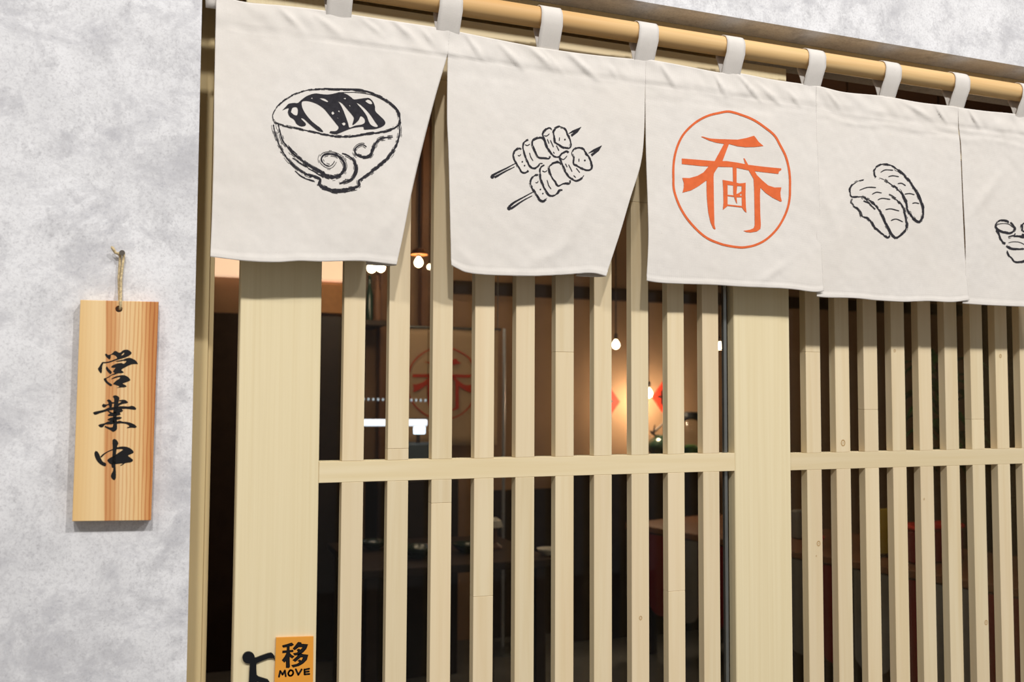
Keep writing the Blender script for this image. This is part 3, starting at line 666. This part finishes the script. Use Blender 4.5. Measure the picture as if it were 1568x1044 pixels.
k3 = [[[(555, 90), (590, 55), (640, 75), (680, 125), (690, 165), (665, 215), (650, 300), (635, 400), (630, 500), (625, 640), (630, 760), (635, 880), (625, 970), (600, 1000), (560, 980), (520, 920), (530, 860), (570, 780), (572, 715), (545, 715), (530, 650), (545, 560), (555, 400), (560, 250), (555, 160)]],
      [[(145, 370), (170, 330), (210, 345), (250, 400), (290, 500), (340, 580), (400, 605), (415, 640), (400, 680), (350, 675), (270, 630), (210, 570), (165, 490), (145, 420)]], [[(280, 455), (340, 400), (440, 340), (560, 290), (570, 310), (480, 345), (390, 400), (290, 490)]],
      [[(640, 255), (740, 232), (860, 235), (950, 265), (1010, 310), (1040, 360), (1020, 385), (960, 410), (910, 440), (960, 480), (1020, 530), (1020, 560), (970, 590), (850, 610), (790, 650), (740, 670), (730, 660), (790, 620), (650, 630), (540, 640), (480, 610), (435, 550), (450, 520), (550, 460), (640, 410), (720, 355), (800, 300), (760, 290), (650, 290)]]]
for kk, org in ((k1, (140, 530)), (k2, (135, 600)), (k3, (135, 668))):
    pr = Print()
    for lp in kk: pr.fill(lp, org, S)
    pr.lay(flat_on(YS-.0004), 'brush_character', PAINT, board)
nail = at(187, 387, YW-.012)
G().tube([(nail.x, YW+.005, nail.z), (nail.x, nail.y, nail.z)], .0012, 8).lathe([(.0014, .0012), (.0034, .0008), (.0034, 0)], (nail.x, nail.y-.001, nail.z), 14, 'Y').obj('nail', NAIL, sb)
T0 = (nail.x-.0022, YW-.007, nail.z-.001); hp = (hole.x, YS+.004, hole.z)
tw = G()
tw.tube([(hole.x+.001, YS+.006, hole.z), (hole.x+.0015, YS-.0016, hole.z+.0005), (hole.x+.002, YS-.002, hole.z+.006), (hole.x+.0018, YS-.0012, cn[0].z), (nail.x-.0005, YW-.009, (nail.z+cn[0].z)/2), (nail.x+.0018, YW-.008, nail.z-.004), (nail.x+.002, YW-.007, nail.z+.001), (nail.x, YW-.007, nail.z+.0022), (nail.x-.002, YW-.007, nail.z+.001), (nail.x-.0022, YW-.006, nail.z-.004), (nail.x-.0032, YW-.006, (nail.z+cn[0].z)/2), (hole.x+.0002, YW-.004, cn[0].z), (hole.x, YW-.002, hole.z+.004)], .00155, 7)
kn = at(177, 387, YW-.008); ed = at(172, 379, YW-.010)
tw.lathe([(.0008, -.0025), (.0022, -.0012), (.0024, .0008), (.0009, .0025)], (nail.x-.0035, YW-.008, nail.z-.001), 10)
tw.tube([(nail.x-.003, YW-.008, nail.z-.001), tuple(kn), tuple(ed), (ed.x-.0012, ed.y-.001, ed.z+.0012)], [.0018, .0018, .0021, .0008], 7)
tw.obj('twine', TWINE, sb, True)

# ------------------------------------------------------------------ MOVE plate and pushing figure on the door
YM = D-.0035; A = (415, 970); S = 14.11
q = [at(A[0]+x/S, A[1]+y/S, YM) for x, y in ((112, 88), (918, 62), (905, 1290), (68, 1300))]
mv = empty('push_plate', (q[3].x, D, q[3].z), 'small amber plate with a black character and the word MOVE on the door', 'sign')
G().prism([(p.x, p.z) for p in q], YM, D-.0001).obj('plate', MOVEY, mv)
pr = Print()
for lp in ([(245, 260), (340, 235), (450, 200), (490, 240), (440, 265), (395, 270), (395, 360), (480, 355), (480, 390), (395, 400), (440, 465), (500, 490), (460, 530), (395, 500), (400, 720), (385, 735), (330, 735), (330, 580), (290, 620), (240, 575), (300, 500), (340, 410), (245, 415), (250, 375), (345, 365), (345, 285), (265, 295)],
           [(590, 185), (650, 195), (660, 225), (795, 235), (760, 320), (690, 400), (600, 450), (510, 465), (480, 430), (560, 415), (590, 390), (560, 350), (600, 330), (640, 350), (690, 290), (600, 285), (510, 350), (475, 325), (530, 260)],
           [(640, 430), (690, 450), (800, 460), (770, 560), (690, 640), (600, 690), (475, 725), (440, 685), (560, 660), (620, 620), (580, 585), (620, 565), (660, 590), (700, 510), (640, 505), (520, 605), (470, 575), (560, 500), (600, 440)]):
    pr.fill([lp], A, S, False); pr.ribbon([(A[0]+x/S, A[1]+y/S) for x, y in lp+lp[:1]], 1.3, 0, 0, 0, 0)
pr.lay(flat_on(YM-.0002), 'black_character', PAINT, mv)
pr = Print()
for qq in ([(172, 930), (200, 805), (250, 885), (300, 795), (318, 920)], [(402, 800), (372, 860), (400, 908), (450, 900), (480, 850), (465, 802), (420, 788), (400, 802)], [(535, 768), (590, 890), (662, 772)], [(722, 772), (726, 880), (828, 870)], [(720, 778), (825, 757)], [(724, 828), (818, 815)]):
    P = [(A[0]+x/S, A[1]+y/S) for x, y in qq]; out = []
    if len(qq) > 6: P = catmull(P, 1)
    for i in range(len(P)-1): pr.ribbon([P[i], P[i+1]], 2.9, 0, 0, 0, 0); pr.dot(0, 0, 1.4, P[i+1], 1); pr.dot(0, 0, 1.4, P[i], 1)
pr.lay(flat_on(YM-.0002), 'move_lettering', PAINT, mv)
A = (365, 990); S = 19.33
to = lambda L: [(at(A[0]+x/S, A[1]+y/S, YM).x, at(A[0]+x/S, A[1]+y/S, YM).z) for x, y in L]
fig = empty('pushing_figure', (at(380, 1060, D).x, D, at(380, 1060, D).z), 'black cut-out stick figure pushing the amber plate', 'figure')
G().prism(to([(305+183*math.cos(a*math.pi/14), 325+178*math.sin(a*math.pi/14)) for a in range(28)]), YM, D-.0001).obj('head', ACRYL, fig)
G().prism(to([(420, 330), (530, 325), (640, 280), (880, 195), (980, 180), (1025, 215), (1075, 280), (1085, 390), (1030, 340), (900, 345), (700, 420), (540, 490), (532, 520), (535, 700), (545, 840), (600, 885), (870, 970), (925, 1040), (940, 1500), (800, 1500), (790, 1120), (560, 1030), (545, 1120), (450, 1500), (290, 1500), (315, 1000), (330, 700), (345, 480)]), YM+.0002, D-.0001).obj('body', ACRYL, fig)

# ------------------------------------------------------------------ dining room behind the glass
def lamp(p, color, energy, r=.05):
    l = bpy.data.lights.new('lamp_light', 'POINT'); l.energy = energy; l.color = color; l.shadow_soft_size = r
    o = bpy.data.objects.new('lamp_light', l); COL.objects.link(o); o.location = p; return o
def pendant(px, py, Y, r, label, e=6, shade=True, col=(1, .76, .50)):
    p = at(px, py, Y)
    o = empty('pendant_lamp', (p.x, p.y, p.z), label, 'lamp', 'pendant lamps in the dining room')
    G().lathe([(r*.2, -r), (r*.75, -r*.7), (r, 0), (r*.75, r*.7), (r*.35, r*1.2), (r*.3, r*1.6)], tuple(p), 16).obj('bulb', BULB, o, True)
    G().lathe([(r*.42, r*1.3), (r*.5, r*2.4), (r*.2, r*2.8)], tuple(p), 12).obj('socket', DARKWOOD, o)
    if shade: G().lathe([(r*2.0, r*1.7), (r*1.2, r*2.9), (r*.4, r*3.1)], tuple(p), 20).obj('shade', SHADE, o)
    G().tube([(p.x, p.y, p.z+r*2.8), (p.x, p.y, 3.1)], .004, 6).obj('cord', DARKWOOD, o)
    if e: lamp((p.x, p.y-.02, p.z-r*1.8), col, e)
pendant(569, 410, 4.6, .024, 'warm bare bulb just below the bowl curtain panel', 3, False)
pendant(583, 409, 4.9, .026, 'warm bulb close beside the slat under the bowl curtain panel', 2, False)
pendant(641, 402, 4.4, .022, 'warm bulb in the slot between the first two curtain panels', 3)
pendant(657.5, 409, 5.1, .014, 'small warm bulb at the edge of the third slat', 0, False)
pendant(943, 528, 4.5, .022, 'bright round bulb over the brown wall under the skewer panel', 1.5, False)
pendant(1102, 530, 4.7, .020, 'bright bulb beside the metal strip of the door', 1.2, False)
pendant(993, 602, 5.42, .028, 'bright bulb in front of the peach wall by the red diamond', 13, False)
pendant(690, 250, 4.9, .03, 'added bulb lighting the tan banner, hidden by the curtain', 5, False)  # lamp added out of sight to brighten the banner
pendant(1300, 330, 3.0, .035, 'bulb over the near end of the long table behind the sushi panel', 10)  # added fill lamp, hidden by the curtain, lights the cloth flags
pendant(1440, 300, 2.3, .03, 'added fill bulb near the glass, unseen behind the sushi panel of the curtain', 8)  # another added lamp out of view, brightens the flags from this side
# light panel and board on the back wall
p0, p1 = at(318, 392, 5.55), at(527, 431, 5.55)
tag(G().box(p0.x, p1.x, 5.5, 5.6, p1.z, H+.78, .004).obj('light_box', CREAMGLOW), 'cream light box high on the back wall seen below the curtain', 'light box')
p2 = at(480, 434, 5.55); p3 = at(527, 481, 5.55)
tag(G().box(p2.x, p3.x, 5.52, 5.6, p3.z, p2.z, .004).obj('wall_board', plain('orange_lit_board', srgb(205, 146, 92), .7)), 'orange-brown wooden board under the cream light box', 'board')
p4 = at(300, 476, 5.5); p5 = at(533, 900, 5.5)
tag(G().box(p4.x, p5.x, 5.42, 5.58, 0, p4.z-.01, .005).obj('tall_cabinet', DARKWOOD), 'tall black cabinet against the back wall beyond the door stile', 'cabinet')
# posts
for px, w_, lb in ((592, .035, 'brown wooden post beside the hanging bulbs'), (656, .04, 'brown wooden post beside the third slat')):
    c = at(px, 400, 5.45); tag(G().box(c.x-w_, c.x+w_, 5.45, 5.53, 0, 3.1, .004).obj('wooden_post', MIDWOOD), lb, 'post')
# bottle shelf
sh = at(573, 492, 5.3)
tag(G().box(sh.x-.08, sh.x+.05, 5.2, 5.60, sh.z-.03, sh.z, .003).obj('bottle_shelf', DARKWOOD), 'dark shelf carrying bottles under the hanging bulbs', 'shelf')
for i, (px, lb) in enumerate(((565, 'dark bottle nearest the first slat on the dark shelf'), (577, 'brown bottle nearest the wooden post on the dark shelf'))):
    c = at(px, 490, 5.3); G_ = G().lathe([(.021, 0), (.022, .01), (.022, .15), (.012, .20), (.010, .26), (.012, .262)], (c.x, 5.3, sh.z), 14)
    tag(G_.obj('bottle', DKGREEN if i == 0 else MIDWOOD, None, True), lb, 'bottle', 'bottles on the dark shelf')
# banner
YB2 = 5.40
bl, br = at(612, 500, YB2), at(762, 500, YB2); bb = at(690, 682, YB2)
bn = empty('logo_banner', ((bl.x+br.x)/2, YB2, bb.z), 'tan banner with a red ring emblem inside the dining room', 'banner')
V = []; Fc = []
for j in range(13):
    for i in range(13):
        x = bl.x+(br.x-bl.x)*i/12; z = bl.z+(bb.z-bl.z)*j/12; V.append((x, YB2+.006*math.sin(i*.9+j*.2), z))
for j in range(12):
    for i in range(12): a = j*13+i; Fc.append((a, a+13, a+14, a+1))
bo = M('banner_cloth', V, Fc, BANNERM, bn, True); md = bo.modifiers.new('thickness', 'SOLIDIFY'); md.thickness = .003; md.offset = -1
ec = at(1120, 276, YN); bc = at(676.5, 587, YB2-.012); sc = .42/.2365*YB2/5.0
def emb(px, py):
    p = at(px, py, YN); return Vector((bc.x+(p.x-ec.x)*sc, YB2-.012, bc.z+(p.z-ec.z)*sc))
emblem.lay(emb, 'ring_emblem', BANNERINK, bo, 'red brush character inside a ring')
G().tube([(bl.x-.02, YB2, bl.z), (br.x+.02, YB2, bl.z)], .008, 8).obj('top_bar', STEEL, bn)
G().tube([(bl.x, YB2, bl.z), (bl.x, YB2, 3.1)], .003, 6).obj('hanging_cord', STEEL, bn); G().tube([(br.x, YB2, bl.z), (br.x, YB2, 3.1)], .003, 6).obj('hanging_cord', STEEL, bn)
pp = at(772, 503, 5.3)
po = empty('metal_pole', (pp.x, 5.3, 0), 'thin bright metal pole standing beside the tan banner', 'pole')
G().tube([(pp.x, 5.3, .02), (pp.x, 5.3, pp.z)], .009, 10).obj('upright', plain('bright_steel', srgb(205, 210, 218), .3, .6), po); G().lathe([(.14, 0), (.14, .015), (.02, .025)], (pp.x, 5.3, 0), 20).obj('base', STEEL, po)
# glowing tube and till plate stand in for reflections on the glass; dots, till
a, b = at(553, 647, 4.75), at(653, 647, 4.75)
lt = empty('reflection_tube', ((a.x+b.x)/2, 4.75, a.z), 'cool white glowing tube standing in for glass reflections behind the second and third slats', 'lamp')
G().tube([(a.x, 4.75, a.z), (b.x, 4.75, b.z)], .017, 10).obj('tube', COOL, lt)
G().box(a.x-.01, b.x+.01, 4.765, 4.80, a.z-.02, a.z+.02, .003).obj('fitting', DARKWOOD, lt); G().tube([(a.x+.02, 4.78, a.z+.02), (a.x+.02, 4.78, 3.1)], .003, 6).obj('cord', DARKWOOD, lt)
sl = empty('light_string', (at(604, 612, 4.72).x, 4.72, at(604, 612, 4.72).z), 'faint string of tiny cool lights above the glowing reflection tube', 'light string')
e0, e1 = at(553, 611, 4.72), at(655, 613, 4.72)
G().tube([tuple(e0), tuple(e1)], .0025, 6).obj('wire', DARKWOOD, sl)
for px_ in (e0, e1): G().tube([tuple(px_), (px_.x, 4.72, 3.1)], .002, 5).obj('hanger', DARKWOOD, sl)
DOTG = glow('cool_dot', (.62, .74, .86, 1), .55)
for i in range(14):
    p = e0.lerp(e1, (i+.5)/14); G().lathe([(.002, -.007), (.007, 0), (.002, .007)], tuple(p), 8).obj('bulb', DOTG, sl)
c = at(645, 659, 5.0)
ti = empty('cash_register', (c.x, 5.0, at(640, 705, 5.0).z), 'blue-grey till on a counter with a small glowing plate standing in for a reflection', 'cash register')
z0 = at(640, 705, 5.0).z; z1 = at(640, 679, 5.0).z
G().box(c.x-.09, c.x+.11, 5.0, 5.2, z0-.10, z1, .008).obj('body', BLUEGREY, ti); G().box(c.x-.008, c.x+.008, 5.05, 5.07, z1, c.z).obj('post', DARKWOOD, ti)
G().box(c.x-.032, c.x+.032, 5.03, 5.045, c.z-.02, c.z+.02, .003).obj('glint_plate', SCREEN, ti)  # glowing plate built for a blue-white reflection on the glass
tag(G().box(c.x-.25, c.x+.2, 4.95, 5.25, 0, z0-.10, .006).obj('service_counter', DARKWOOD), 'dark service counter under the till', 'counter')
# red paper diamonds
for (px, py, hh, lb) in ((1016, 608, .105, 'red paper diamond with black brush mark on the peach lit wall'), (933, 615, .10, 'red paper diamond half hidden behind the slat on the brown wall')):
    c = at(px, py, 5.585)
    dm = G().prism([(c.x-hh*.78, c.z), (c.x, c.z-hh), (c.x+hh*.78, c.z), (c.x, c.z+hh)], 5.585, 5.598).obj('paper_diamond', REDPAPER); tag(dm, lb, 'paper diamond', 'red paper diamonds')
    G().box(c.x-.045, c.x+.03, 5.583, 5.5845, c.z-.006, c.z+.012).box(c.x-.02, c.x-.004, 5.583, 5.5845, c.z-.05, c.z+.045).obj('brush_mark', PAINT, dm)
# row of tables receding along the right, set as one long table
P1, P2 = Vector((2.624, 5.0, 0)), Vector((3.34, 2.21, 0)); dr = (P2-P1); Lr = dr.length; ang = math.atan2(dr.y, dr.x)
tb = empty('long_table', tuple(P1), 'long brown table with a skirt of red and grey cloth flags beyond the lattice', 'table', rz=ang, local=True)
G().box(0, Lr, 0, .75, .715, .75, .004).obj('tabletop', MIDWOOD, tb); G().box(.05, Lr-.05, .05, .70, .63, .714, .003).obj('apron', DARKWOOD, tb)
for lx in (.06, Lr/2, Lr-.10):
    for ly in (.10, .62): G().box(lx, lx+.05, ly, ly+.05, 0, .63, .003).obj('leg', DARKWOOD, tb)
nfl = int(Lr/.185)
for k in range(nfl):
    x0 = .02+k*(Lr-.04)/nfl; x1 = x0+(Lr-.04)/nfl-.008; pts = [(x0, .712), (x1, .712)]
    for i in range(9):
        a = math.pi*i/8; pts.append(((x0+x1)/2+math.cos(a)*(x1-x0)/2*(1 if i not in (0, 8) else 1), .34-.07*math.sin(a)))
    y0 = -.004-.004*(k % 2)
    o = G().prism(pts, y0-.002, y0).obj('skirt_flag', (GREYUP, MAROON)[k % 2] if k < nfl-3 else (LITFLAG, RED)[k % 2], tb)  # nearest flags get brighter colours: stronger light put into the cloth
def bowl(x, y, z, r, mat, name, label, cat, grp=None, h=.6):
    o = G().lathe([(r*.45, 0), (r*.5, r*.08), (r*.85, r*h*.6), (r, r*h), (r*.94, r*h), (r*.75, r*h*.5), (r*.1, r*.12)], (x, y, z), 20).obj(name, mat, None, True)
    return tag(o, label, cat, grp)
def on_table(px, py, Z=.75): return at_z(px, py, Z)
def ontop(px, py): 
    p = at_z(px, py, .751); return p
c = ontop(1224, 839); c = c+Vector((.10, .02, 0))
bowl(c.x, c.y, .751, .055, RED, 'lacquer_bowl', 'red lacquer bowl on the long table by the door stile', 'bowl', None, .9)
c2 = c+Vector((.12, .20, 0)); tag(G().box(c2.x-.06, c2.x+.04, c2.y, c2.y+.06, .751, .90, .01).obj('tissue_box', GREYUP), 'grey tissue pack behind the red bowl', 'tissue pack')
c = ontop(1350, 856)+Vector((.10, .05, 0)); ob = empty('menu_stand', (c.x, c.y, .751), 'olive yellow menu stand on the long table', 'menu stand')
G().box(c.x-.07, c.x+.10, c.y, c.y+.02, .751, .97, .003).obj('card', OLIVE, ob); G().box(c.x-.08, c.x+.11, c.y-.02, c.y+.05, .751, .765, .003).obj('foot', DARKWOOD, ob)
c = ontop(1430, 868)+Vector((.10, .06, 0)); rb = empty('red_caddy', (c.x, c.y, .751), 'red lacquer box on the long table behind the lattice', 'box')
G().box(c.x-.14, c.x+.14, c.y, c.y+.12, .751, .90, .01).obj('body', MAROON, rb); G().box(c.x-.145, c.x+.145, c.y-.005, c.y+.125, .90, .92, .006).obj('lid', RED, rb)
# vase with branch, jar
c = at_z(1008, 797, .751)+Vector((.10, .10, 0)); vz = H-.34
tag(G().box(c.x-.5, c.x+.5, 5.32, 5.55, 0, H-.40, .006).obj('side_board', DARKWOOD), 'dark sideboard under the peach wall with vase and jar on it', 'sideboard')
vx = at(1012, 690, 5.42).x; vb = H-.40
vs_ = empty('branch_vase', (vx, 5.42, vb), 'dark green vase holding a bare branch on the sideboard', 'vase')
G().lathe([(.05, 0), (.085, .03), (.095, .07), (.07, .11), (.04, .125), (.045, .135)], (vx, 5.42, vb), 20).obj('pot', DKGREEN, vs_, True)
e1 = at(1003, 662, 5.42); e2 = at(1016, 648, 5.42)
G().tube([(vx-.02, 5.42, vb+.12), (vx-.075, 5.42, vb+.16), (e1.x-.01, 5.42, e1.z), (e2.x, 5.42, e2.z), (e2.x+.08, 5.42, e2.z+.10)], [.008, .008, .007, .006, .003], 7).obj('branch', DARKWOOD, vs_)
G().tube([(e1.x-.01, 5.42, e1.z), (e1.x-.005, 5.41, e1.z+.05)], [.006, .003], 6).obj('twig', DARKWOOD, vs_)
jx = at(1058, 690, 5.42).x
jr = empty('glass_jar', (jx, 5.42, vb), 'glass jar with green contents and dark lid on the sideboard', 'jar')
G().lathe([(.055, 0), (.06, .01), (.06, .22), (.045, .24)], (jx, 5.42, vb), 20).obj('jar_glass', GLASS, jr, True); G().lathe([(.05, .004), (.054, .05), (.03, .07)], (jx, 5.42, vb), 16).obj('contents', GREEN, jr); G().lathe([(.05, .24), (.058, .25), (.058, .28), (.02, .285)], (jx, 5.42, vb), 20).obj('lid', ACRYL, jr)
# second table with tableware on the near side
q0, q1 = at_z(545, 868, .75), at_z(880, 868, .75)
yb = q0.y-.1
t2 = empty('dining_table', (q0.x, yb, 0), 'dark dining table with bowls behind the lower door slats', 'table')
G().box(q0.x, q1.x, yb, yb+.8, .715, .75, .004).obj('tabletop', DARKWOOD, t2)
for lx in (q0.x+.03, q1.x-.08):
    for ly in (yb+.03, yb+.72): G().box(lx, lx+.05, ly, ly+.05, 0, .714, .003).obj('leg', DARKWOOD, t2)
for px, py, r, mt, nm, lb in ((572, 838, .07, DKGREEN, 'soup_bowl', 'dark bowl on the dark dining table near the second slat'), (640, 850, .085, DKGREEN, 'soup_bowl', 'wide dark bowl on the dark dining table near the third slat'), (714, 842, .07, DKGREEN, 'soup_bowl', 'dark bowl on the dark dining table near the fourth slat'), (838, 846, .05, WHITE, 'sauce_dish', 'pale dish on the dark dining table near the sixth slat')):
    p = at_z(px, py, .76); bowl(p.x, max(yb+.1, min(yb+.7, p.y)), .751, r, mt, nm, lb, 'bowl', 'bowls on the dark dining table')
p = at_z(777, 846, .76); tl = empty('table_lamp', (p.x, yb+.35, .751), 'little white-topped table lamp on the dark dining table', 'lamp')
G().lathe([(.035, 0), (.035, .012), (.012, .03), (.012, .11)], (p.x, yb+.35, .751), 14).obj('base', MIDWOOD, tl); G().lathe([(.02, .10), (.04, .105), (.032, .135), (.01, .15)], (p.x, yb+.35, .751), 16).obj('shade', WHITE, tl)
# plant
pc = at(1440, 640, 4.3)
pl = empty('potted_plant', (pc.x, 4.3, 0), 'leafy green potted plant behind the lattice slats', 'plant')
G().lathe([(.14, 0), (.17, .30), (.19, .34), (.16, .34), (.15, .30)], (pc.x, 4.3, 0), 20).obj('pot', DARKWOOD, pl)
G().tube([(pc.x, 4.3, .3), (pc.x+.02, 4.3, 1.0), (pc.x-.02, 4.3, 1.75)], [.02, .015, .008], 8).obj('stem', DARKWOOD, pl)
rs = random.Random(4)
for i in range(34):
    z = 1.05+.02*i+rs.uniform(-.03, .03); a = i*2.4; L = rs.uniform(.18, .32); wd = L*.16; dx, dy = math.cos(a), math.sin(a); V = []; Fc = []
    for j in range(6):
        u = j/5; r = .02+L*u; hgt = z+.10*math.sin(u*2.2)-.10*u*u; ww = wd*math.sin(math.pi*min(.98, .06+u*.94))
        for sgn in (-1, 0, 1): V.append((pc.x+dx*r-dy*ww*sgn, 4.3+dy*r+dx*ww*sgn, hgt-.012*(sgn == 0)))
    for j in range(5):
        for c_ in range(2): q = j*3+c_; Fc.append((q, q+1, q+4, q+3))
    M('leaf', V, Fc, GREEN, pl, True)
